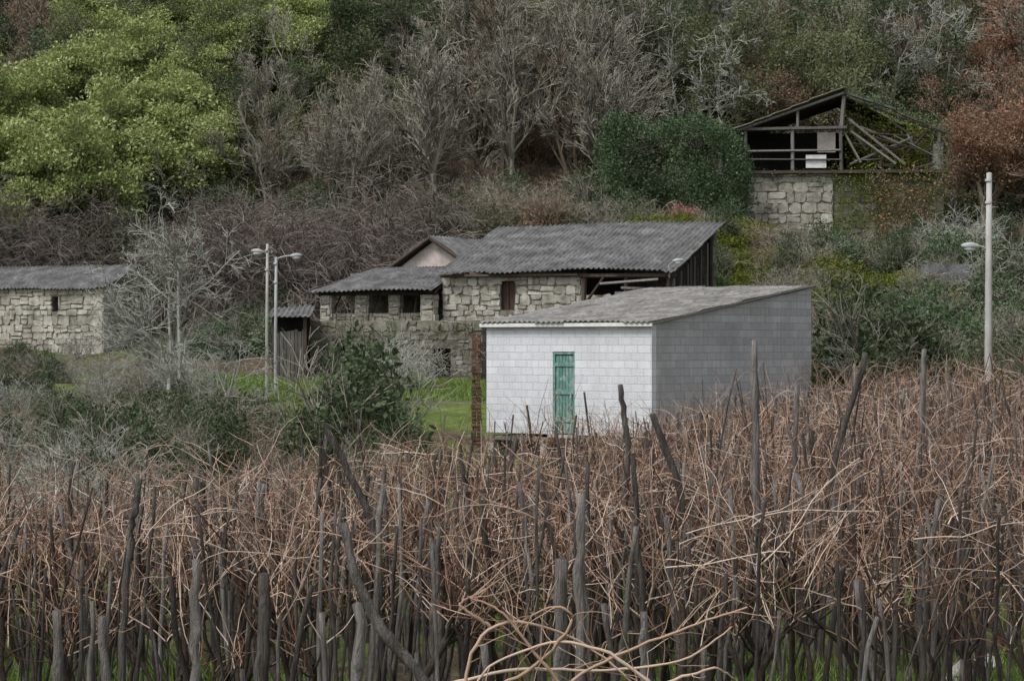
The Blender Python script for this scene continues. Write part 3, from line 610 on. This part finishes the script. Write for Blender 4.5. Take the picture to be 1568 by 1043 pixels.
# ------------------------------------------------------------------ ruined house upper right
rh = empty('ruined_timber_house'); ar = math.atan2(-.1, .995); RA = (11.6, 110.5); q3 = fr(RA, ar)
wall('base_wall', rh, q3(0, 0), ar, 4.3, 6.6, 11.45, rowh=.44)
wall('base_wall_mossy', rh, q3(4.31, .12), ar, 5.4, 6.6, 11.45, rowh=.42, mat='granite_moss')
wall('base_left_wall', rh, q3(0, 6), ar - math.pi / 2, 6, 7.0, 11.45, mat='granite_dark')
wall('base_right_wall', rh, q3(9.7, 0), ar + math.pi / 2, 6, 7.0, 12.9, mat='granite_dark', rowh=.4)
Gx = Geo()
Gx.box(-.15, 9.8, -.25, 6, 11.47, 11.62, 0)
Gx.box(0.1, 9.6, 5.7, 5.9, 11.6, 14.0, 1); Gx.box(.1, 4.6, 3.0, 3.1, 11.62, 13.7, 1)
for u_ in (.05, 2.35, 4.75, 9.55): Gx.beam((u_, .0, 11.6), (u_ + R.normal(0, .04), .0, 13.75), .17, mat=2)
Gx.beam((-.25, -.05, 13.68), (5.0, -.05, 13.72), .17, mat=2); Gx.beam((0, -.08, 12.6), (4.7, -.08, 12.62), .1, mat=2); Gx.beam((0, -.08, 12.2), (4.7, -.08, 12.15), .07, mat=2)
Gx.beam((4.75, 0, 13.7), (4.9, 0, 15.4), .2, mat=2); Gx.beam((2.6, 0, 13.7), (2.6, 0, 14.6), .13, mat=2)
Gx.beam((-.4, -.1, 13.62), (4.9, -.1, 15.45), .14, mat=2); Gx.beam((4.9, -.1, 15.45), (7.4, -.1, 14.6), .13, mat=2); Gx.beam((7.3, -.05, 14.55), (9.9, -.1, 13.4), .11, mat=0)
for k in range(7):
    y = .8 + k * .85
    Gx.beam((-.3, y, 13.66), (4.9, y, 15.42), .11, mat=0)
    if k not in (1, 3): Gx.beam((4.9, y, 15.42), (9.9 - (k % 3) * 1.3, y, 13.45 + (k % 3) * .5), .11, mat=0)
Gx.beam((4.9, -.2, 15.4), (4.9, 6.1, 15.4), .16, mat=2)
for k in range(16):
    Gx.beam((R.uniform(5, 9.2), R.uniform(.0, .6), R.uniform(11.8, 13.5)), (R.uniform(5, 9.5), R.uniform(0, .6), R.uniform(11.7, 14.2)), R.uniform(.05, .12), mat=int(R.choice([0, 2])))
Gx.beam((5.2, .3, 13.6), (7.4, -.2, 11.9), .12, mat=2); Gx.beam((9.6, .1, 12), (8.3, .1, 11.7), .1, mat=2); Gx.beam((4.9, .1, 13.5), (5.7, .1, 12.0), .1, mat=2)
Gx.box(3.0, 4.0, -.02, .02, 11.75, 12.4, 3); Gx.box(3.6, 4.5, 1.0, 1.1, 12.6, 13.6, 4); Gx.box(.3, 1.2, 2.0, 2.1, 11.6, 12.8, 1)
o = Gx.build('timber_storey', ['wood_dark', 'dark', 'wood', 'white', 'plaster'], rh); o.location = (*RA, 0); o.rotation_euler = (0, 0, ar)
corr('roof_left_slope', rh, q3(-.6, -.3, 13.62), q3(-.6, 6.2, 13.62), q3(4.95, -.3, 15.58), q3(4.95, 6.2, 15.58), 'tiles', pitch=.28, amp=.06, sheets=6, sag=.3, rag=.15)
corr('roof_right_slope', rh, q3(8.3, 6.2, 14.0), q3(8.0, 1.6, 13.95), q3(4.95, 6.2, 15.58), q3(4.95, .4, 15.5), 'tiles', pitch=.28, amp=.06, sheets=5, sag=.5, rag=.3)
Gi = Geo(); rng = np.random.default_rng(9)
c = np.stack([rng.uniform(5.1, 9.3, 300), rng.uniform(.5, 4.5, 300), rng.uniform(11.7, 15.0, 300)], 1); c = c[(c[:, 2] < 15.4 - (c[:, 0] - 5) * .3)]; Gi.leaves(c, (.28, .28, .28), 28, .075, 0, rng)
c = np.stack([rng.uniform(6.3, 9.9, 130), rng.uniform(-.6, 0, 130), rng.uniform(8.2, 11.5, 130)], 1); Gi.leaves(c, (.3, .2, .3), 14, .07, 1, rng)
c = np.stack([rng.uniform(4.2, 9.9, 170), rng.uniform(-.4, 0, 170), rng.uniform(8.6, 11.9, 170)], 1); Gi.leaves(c, (.25, .15, .2), 20, .055, 0, rng)
c = np.stack([rng.uniform(4.6, 9.9, 60), rng.uniform(-.4, 0, 60), rng.uniform(8.4, 11.7, 60)], 1); Gi.leaves(c, (.25, .15, .25), 22, .06, 2, rng)
t = rng.uniform(0, 1, 90); c = np.stack([5 + 4.6 * t, rng.uniform(-.3, .6, 90), 15.5 - 1.7 * t + rng.normal(0, .14, 90)], 1); Gi.leaves(c, (.25, .2, .18), 18, .06, 2, rng)
c = np.stack([rng.uniform(-.3, .3, 30), rng.uniform(-.4, 0, 30), rng.uniform(9, 11.6, 30)], 1); Gi.leaves(c, (.2, .15, .25), 16, .06, 2, rng)
c = np.stack([rng.uniform(9.2, 10., 40), rng.uniform(-.3, .4, 40), rng.uniform(11.4, 13.6, 40)], 1); Gi.leaves(c, (.2, .15, .25), 18, .06, 2, rng)
c = np.stack([rng.uniform(.2, 4.6, 22), rng.uniform(-.3, 0, 22), rng.uniform(11.1, 11.6, 22)], 1); Gi.leaves(c, (.25, .12, .14), 16, .055, 2, rng)
o = Gi.build('ivy_and_moss', ['l_moss', 'l_rus', 'l_ivy'], rh); o.location = (*RA, 0); o.rotation_euler = (0, 0, ar)

# ------------------------------------------------------------------ terrace walls
for (nm, x0, y0, x1, y1, zb, zt, mt) in [('mossy_terrace_wall', 6.2, 98.5, 13., 97.5, 5.0, 8.1, 'granite_moss'),
                                ('yard_retaining_wall', -5.0, 74.5, -.9, 73.6, -.2, 1.15, 'granite_dark'), ('rendered_garden_wall', 16.2, 88, 18.9, 87, 3.4, 6.2, 'block'),
                                ('field_wall', -34, 105., -19, 103.2, 3.5, 6.9, 'granite_dark')]:
    L = math.hypot(x1 - x0, y1 - y0); a_ = math.atan2(y1 - y0, x1 - x0)
    if mt == 'block': wall(nm, None, (x0, y0), a_, L, zb, zt, stones=False, base='grey_render', thick=.2)
    else: wall(nm, None, (x0, y0), a_, L, zb, zt, mat=mt, rowh=.36)
scatter(['bush_moss'], 6.4, 13, 97.6, 99.5, 22, .6, 1.1, T, dz=.5)
scatter(['bush_ivy', 'scrub_grey', 'bush_dark'], 18.3, 23, 82, 90, 10, .7, 1.0, T)

# ------------------------------------------------------------------ lamps and poles
def lamp_head(Gl, x, y, z, dx, k=.8):
    a = np.linspace(0, 1, 7); r = np.array([.04, .09, .12, .13, .12, .09, .03]) * k
    Gl.tubes(np.stack([x + dx * (a * .62 * k), np.full(7, y), z + .03 * a], 1)[None], r[None], 8, 1)
    Gl.tubes(np.stack([x + dx * k * (.12 + a * .4), np.full(7, y), np.full(7, z - .05)], 1)[None], (r * .85)[None], 8, 2)
def pole(name, x, y, ztop, r0, r1, mat, arms, k=.8):
    e = empty(name, (0, 0, 0)); Gl = Geo(); zb = h1(x, y) - .3
    Gl.tubes(np.array([[[x, y, zb], [x, y, (zb + ztop) / 2], [x + .02, y, ztop]]]), [[r0, (r0 + r1) / 2, r1]], 8, 0, cap=True)
    Gl.build('pole', [mat], e, smooth=True); Gl = Geo()
    for (dx, z, ln, rise) in arms:
        p = [[x, y, z], [x + dx * ln * .3, y, z + rise * .6], [x + dx * ln * .7, y, z + rise * .95], [x + dx * ln, y, z + rise]]
        Gl.tubes(np.array([p]), [[.028] * 4], 6, 0); lamp_head(Gl, x + dx * ln, y, z + rise, dx, k)
    for zc in (ztop - .25, ztop - .9): Gl.tubes(np.array([[[x, y, zc], [x, y, zc + .07]]]), [[r1 + .025] * 2], 8, 0, cap=True)
    if arms: Gl.build('arm_and_lantern', ['metal', 'metal', 'lampglass'], e, smooth=True)
    return e
pole('street_lamp', -8.28, 75., 6.45, .06, .045, 'concrete', [(-1, 6.1, .1, .1)], .7)
pole('street_lamp', -8.25, 77.5, 6.1, .065, .05, 'metal', [(1, 6.0, .5, .15)], .7)
pole('street_lamp', 13.95, 65., 8.1, .13, .08, 'concrete', [(-1, 5.8, .25, .15)], .9)
sl = empty('wall_lamp'); Gl = Geo(); wx, wy, _z = q(9.2, 0, 0)
Gl.tubes(np.array([[[wx, wy, 5.5], [wx, wy, 6.0], [wx + .15, wy - .1, 6.1]]]), [[.03] * 3], 6, 0); lamp_head(Gl, wx + .1, wy - .1, 6.12, 1, .7); Gl.build('arm_and_lantern', ['metal', 'metal', 'lampglass'], sl, smooth=True)
def cable(a, b, sag, n=12):
    t = np.linspace(0, 1, n)[:, None]; p = np.array(a) * (1 - t) + np.array(b) * t; p[:, 2] -= sag * 4 * t[:, 0] * (1 - t[:, 0])
    Gc.tubes(p[None], np.full((1, n), .015), 4, 0)
Gc = Geo(); cable((-8.25, 77.5, 5.9), q(-5.0, -.3, 5.0), .3); cable((13.95, 65, 5.9), (34, 70, 6.2), .4); Gc.build('overhead_cables', ['cable'])

# ------------------------------------------------------------------ vineyard
ymax = lambda x: np.interp(x, [-14, -5, 0, 3, 9, 20], [26, 28, 33, 45, 54, 57])
pos = []
yy = 17.6
while yy < 57:
    x = -(.235 * yy + 3)
    while x < .235 * yy + 3:
        X = x + R.normal(0, .18); Y = yy + R.normal(0, .2)
        if Y < ymax(X): pos.append((X, Y))
        x += R.uniform(.42, .75)
    yy += .80
pos = np.array(pos)
N = len(pos); gz = H(pos[:, 0], pos[:, 1])
Gv = Geo()
def rough(p, r):
    r = r * R.uniform(.84, 1.16, r.shape); p = p.copy(); p[:, 1:, :2] += R.normal(0, .008, p[:, 1:, :2].shape); return p, r
ns = N; sp = pos + R.normal(0, .12, pos.shape); st = np.column_stack([sp, H(sp[:, 0], sp[:, 1]) - .15])
d = np.column_stack([R.normal(0, .065, ns), R.normal(0, .065, ns), np.ones(ns)]); d /= np.linalg.norm(d, axis=1, keepdims=True)
Lh = R.normal(1.85, .22, ns); rr = R.uniform(.014, .034, ns)
p, r = polys(R, st, d, Lh, rr, .035, 0, P=9, taper=.75); p, r = rough(p, r); Gv.tubes(p, r, 7, 0, R.random(ns) ** 1.5, cap=True)
Ks = np.tile(np.arange(N), 2)[R.random(2 * N) < .75]; sp = pos[Ks] + R.normal(0, .35, (len(Ks), 2)); st = np.column_stack([sp, H(sp[:, 0], sp[:, 1]) - .1]); n2 = len(sp)
d = np.column_stack([R.normal(0, .09, n2), R.normal(0, .09, n2), np.ones(n2)]); d /= np.linalg.norm(d, axis=1, keepdims=True)
p, r = polys(R, st, d, R.normal(1.6, .35, n2), R.uniform(.009, .020, n2), .05, 0, P=7, taper=.7); p, r = rough(p, r); Gv.tubes(p, r, 5, 0, R.random(n2) * .5, cap=True)
n7 = 26; xs7 = R.uniform(-4.2, 4.2, n7); ys7 = R.uniform(13.2, 17.4, n7); st = np.column_stack([xs7, ys7, H(xs7, ys7) - .1]); d = np.column_stack([R.normal(0, .05, n7), R.normal(0, .05, n7), np.ones(n7)]); d /= np.linalg.norm(d, axis=1, keepdims=True)
p, r = polys(R, st, d, R.normal(1.55, .2, n7), R.uniform(.014, .03, n7), .03, 0, P=9, taper=.8); p, r = rough(p, r); Gv.tubes(p, r, 8, 0, R.random(n7) * .8, cap=True)
heros = [([(2.4, 22, 3.2), (2.42, 22, 1.6), (2.45, 22, -.1)], .042, .75), ([(3.5, 22, 3.08), (3.21, 22, 2.05), (3.09, 22, 1.4), (3.05, 22, -.1)], .034, .3),
 ([(1.12, 23, 2.74), (1.2, 23, 2.06), (1.06, 23, -.1)], .035, .4), ([(1.33, 21, 2.5), (1.58, 21, 1.85), (1.64, 21, .9), (1.6, 21, -.1)], .035, .25),
 ([(-1.7, 20, 2.45), (-1.4, 20, 1.88), (-1.23, 20, 1.5), (-1.15, 20, -.1)], .034, .25), ([(-.99, 13, 2.13), (-.91, 13, 1.75), (-.72, 13, 1.46), (-.5, 13, 1.2), (-.38, 13.1, -.1)], .034, .45),
 ([(.47, 15, 2.17), (.46, 15, 1), (.44, 15, -.1)], .034, .8), ([(.27, 12, 2.02), (.25, 12, 1), (.24, 12, -.1)], .042, .6), ([(-1.85, 13, 1.92), (-1.86, 13, 1), (-1.88, 13, -.2)], .032, .8),
 ([(-1.34, 12, 1.94), (-1.36, 12, 1), (-1.4, 12, -.2)], .038, .25), ([(-.77, 11, 1.9), (-.74, 11, 1), (-.7, 11, -.1)], .034, .7), ([(-3.02, 18, 2.08), (-3.1, 18, 1.6), (-3.2, 18, -.2)], .03, .4),
 ([(-2.12, 11.5, 1.77), (-2.08, 11.5, .8), (-2.05, 11.5, -.2)], .03, .6), ([(-2.4, 11.7, 1.78), (-2.35, 11.7, .8), (-2.3, 11.7, -.2)], .028, .75), ([(3.85, 30, 2.6), (3.8, 30, 1), (3.8, 30, -.1)], .045, .8),
 ([(6.5, 35, 3.06), (6.45, 35, 1.5), (6.4, 35, -.1)], .05, .8), ([(.8, 13.5, 1.55), (.81, 13.5, .7), (.82, 13.5, -.1)], .03, .7), ([(.05, 26, 2.05), (-.1, 26, 1.3), (-.1, 26, -.1)], .04, .2)]
for pts_, r_, vv in heros:
    P_ = np.array(pts_[::-1], float); t = np.linspace(0, len(P_) - 1, 19); P2 = np.stack([np.interp(t, range(len(P_)), P_[:, k]) for k in range(3)], 1)
    for _ in range(1): P2[1:-1] = (P2[:-2] + P2[1:-1] * 2 + P2[2:]) / 4
    P2[1:-1, :2] += R.normal(0, .008, (17, 2))
    Gv.tubes(P2[None], (r_ * np.linspace(1.1, .85, 19) * R.normal(1, .10, 19))[None], 9, 0, np.array([vv]), cap=True)
Gv.build('vineyard_stakes', ['stake'], smooth=True)
Gt = Geo(); st = np.column_stack([pos, gz - .05]); d = np.column_stack([R.normal(0, .18, N), R.normal(0, .18, N), np.ones(N)]); d /= np.linalg.norm(d, axis=1, keepdims=True)
p, r = polys(R, st, d, R.uniform(.85, 1.35, N), R.uniform(.02, .038, N), .17, .14, P=8, taper=.7); r *= R.uniform(.75, 1.3, r.shape); Gt.tubes(p, r, 6, 0, R.random(N))
L = np.full(N, 1.)
s2, d2, L2, r2 = kids(R, p, r, L, 4, 38, .55, .55, .55); a1, ra1 = polys(R, s2, d2, L2, np.maximum(r2, .012), .22, .2, P=5, taper=.6); Gt.tubes(a1, ra1, 5, 0, R.random(len(a1)))
Gt.build('grapevine_trunks', ['trunk'], smooth=True)
Gn = Geo()
s3, d3, L3, r3 = kids(R, a1, ra1, L2, 3, 42, 1, .3, .4); n3 = len(s3); d3[:, 2] = np.abs(d3[:, 2]) * .9 + .4; d3 /= np.linalg.norm(d3, axis=1, keepdims=True)
L3 = np.minimum(R.gamma(3.2, .22, n3) + .12, 1.25); c1, rc = polys(R, s3, d3, L3, R.uniform(.0038, .007, n3), .17, .0, P=8, taper=.5)
Gn.tubes(c1, rc, 4, 0, R.random(n3) ** 1.1)
sel = R.random(n3) < .7; s4, d4, L4, r4 = kids(R, c1[sel], rc[sel], L3[sel], 1, 45, .6, .8, .3); c2, rc2 = polys(R, s4, d4, L4, np.maximum(r4, .003), .22, -.02, P=6, taper=.5); Gn.tubes(c2, rc2, 3, 0, R.random(len(c2)))
n5 = int(N * 1.3); k = R.integers(0, N, n5); s5 = np.column_stack([pos[k], gz[k] + R.uniform(1.3, 1.85, n5)]); a = R.choice([0, math.pi], n5) + R.normal(0, .6, n5)
d5 = np.column_stack([np.cos(a), np.sin(a), R.normal(.35, .35, n5)]); d5 /= np.linalg.norm(d5, axis=1, keepdims=True)
c3, rc3 = polys(R, s5, d5, R.uniform(.4, 1.2, n5), R.uniform(.0042, .0075, n5), .18, -.05, P=8, taper=.5); Gn.tubes(c3, rc3, 4, 0, .4 + .6 * R.random(n5))
near = [[(-.22, 10, 1.55), (-.2, 10, 1.78), (-.08, 10, 1.95), (.2, 10.1, 1.9), (.45, 10.1, 1.74), (.6, 10, 1.6)], [(.1, 10, 1.5), (.3, 10, 1.7), (.6, 10, 1.84), (.85, 10, 1.93), (1.06, 10, 2.0)],
        [(-.3, 10.2, 1.62), (0, 10.2, 1.7), (.4, 10.2, 1.68), (.8, 10.2, 1.72), (1., 10.1, 1.9)], [(-.15, 10, 1.6), (.1, 10, 1.72), (.3, 10, 1.95), (.2, 10, 2.02), (0, 10.1, 1.9)],
        [(.5, 9.9, 1.5), (.65, 9.9, 1.66), (.9, 9.9, 1.75), (1.0, 10, 1.68)], [(-.1, 10.1, 1.9), (-.25, 10.1, 2.0), (-.12, 10.2, 2.06)], [(.3, 10, 1.55), (.1, 10, 1.8), (-.05, 10, 1.99), (-.2, 10, 2.05)],
        [(.7, 10, 1.6), (.45, 10, 1.8), (.2, 10, 1.86), (-.1, 10, 1.75), (-.2, 10, 1.6)]]
for P_ in near:
    P_ = np.array(P_, float); t = np.linspace(0, len(P_) - 1, 24); P2 = np.stack([np.interp(t, range(len(P_)), P_[:, k]) for k in range(3)], 1)
    for _ in range(4): P2[1:-1] = (P2[:-2] + P2[1:-1] * 2 + P2[2:]) / 4
    P2[1:-1] += R.normal(0, .0025, (22, 3))
    Gn.tubes(P2[None], (np.linspace(.009, .004, 24) * R.uniform(.9, 1.15, 24))[None], 6, 0, np.array([R.uniform(.55, .85)]))
    s6, d6, L6, r6 = kids(R, P2[None], np.full((1, 24), .005), np.array([.6]), 6, 40, .55, .6, .1); c6, rc6 = polys(R, s6, d6, L6, r6, .14, 0, P=7); Gn.tubes(c6, rc6, 5, 0, R.uniform(.4, .85, 6))
rootp = np.array([[[.3, 10, -.1], [.34, 10, .5], [.25, 10, 1.0], [.3, 10, 1.6]]]); Gn.tubes(rootp, [[.04, .035, .03, .02]], 7, 0, np.array([.1]))
Gn.build('grapevine_canes', ['cane'], smooth=True)
def grass(name, x, y, hmin, hmax, w):
    n = len(x); z = H(x, y) - .01; a = R.uniform(0, 6.28, n); h = R.uniform(hmin, hmax, n); ln = R.normal(0, .4, (n, 2)) * h[:, None]
    dx = np.cos(a) * w; dy = np.sin(a) * w
    v = np.stack([np.stack([x - dx, y - dy, z], 1), np.stack([x + dx, y + dy, z], 1), np.stack([x + ln[:, 0], y + ln[:, 1], z + h], 1)], 1)
    Gg = Geo(); Gg.add(v.reshape(-1, 3), np.arange(3 * n).reshape(n, 3), 0, np.repeat(R.random(n), 3)); Gg.build(name, ['grass'])
n = 170000; y = R.uniform(13, 50, n); x = R.uniform(-1, 1, n) * (.235 * y + 4); k = (y < ymax(x) + 3) & (pn(x, y, .8) + R.normal(0, .12, n) > .36); grass('vineyard_grass', x[k], y[k], .08, .28, .010)
n = 30000; y = R.uniform(74, 86, n); x = R.uniform(-13, 0, n); grass('farmyard_grass', x, y, .06, .2, .02)
def rock(x, y, s, seed):
    import bmesh
    bm = bmesh.new(); bmesh.ops.create_icosphere(bm, subdivisions=3, radius=s); rg = np.random.default_rng(seed); pl = rg.normal(0, 1, (9, 3)); pl /= np.linalg.norm(pl, axis=1, keepdims=True)
    for v in bm.verts:
        c = np.array(v.co)
        for q_ in pl:
            dd = c @ q_ - s * .72
            if dd > 0: c = c - q_ * dd
        v.co = c * [1.3, 1, .7]
    me = bpy.data.meshes.new('rock'); bm.to_mesh(me); bm.free(); me.materials.append(M['rock']); obj('pale_rock', me, None, (x, y, h1(x, y) + s * .3), seed)
rock(4.35, 21.2, .2, 1); rock(4.6, 21.6, .14, 2); rock(4.1, 20.9, .1, 3)

# ------------------------------------------------------------------ light, world, camera
el, az = math.radians(56), math.radians(228)
w = bpy.data.worlds.new('World'); scene.world = w; w.use_nodes = True; nt = w.node_tree
sky = nt.nodes.new('ShaderNodeTexSky'); sky.sky_type = 'NISHITA'; sky.sun_disc = False; sky.sun_elevation = el; sky.sun_rotation = az; sky.air_density = 1; sky.dust_density = 3
hs = nt.nodes.new('ShaderNodeHueSaturation'); hs.inputs['Saturation'].default_value = .3
nt.links.new(sky.outputs[0], hs.inputs['Color']); nt.links.new(hs.outputs[0], nt.nodes['Background'].inputs[0]); nt.nodes['Background'].inputs[1].default_value = .15
sd = bpy.data.lights.new('sun', 'SUN'); sd.energy = 2.1; sd.angle = math.radians(18); sd.color = (1, .97, .93)
so = obj('sun', sd); to = Vector((math.sin(az) * math.cos(el), math.cos(az) * math.cos(el), math.sin(el))); so.rotation_euler = to.to_track_quat('Z', 'Y').to_euler()
cd = bpy.data.cameras.new('camera'); cd.lens = 78.06; cd.sensor_width = 36; cd.clip_end = 2000; cd.clip_start = .1
co = obj('camera', cd, None, (0, 0, 3.2)); co.rotation_euler = (math.radians(90), 0, 0); scene.camera = co
scene.view_settings.view_transform = 'Standard'; scene.view_settings.look = 'None'; scene.view_settings.exposure = 0
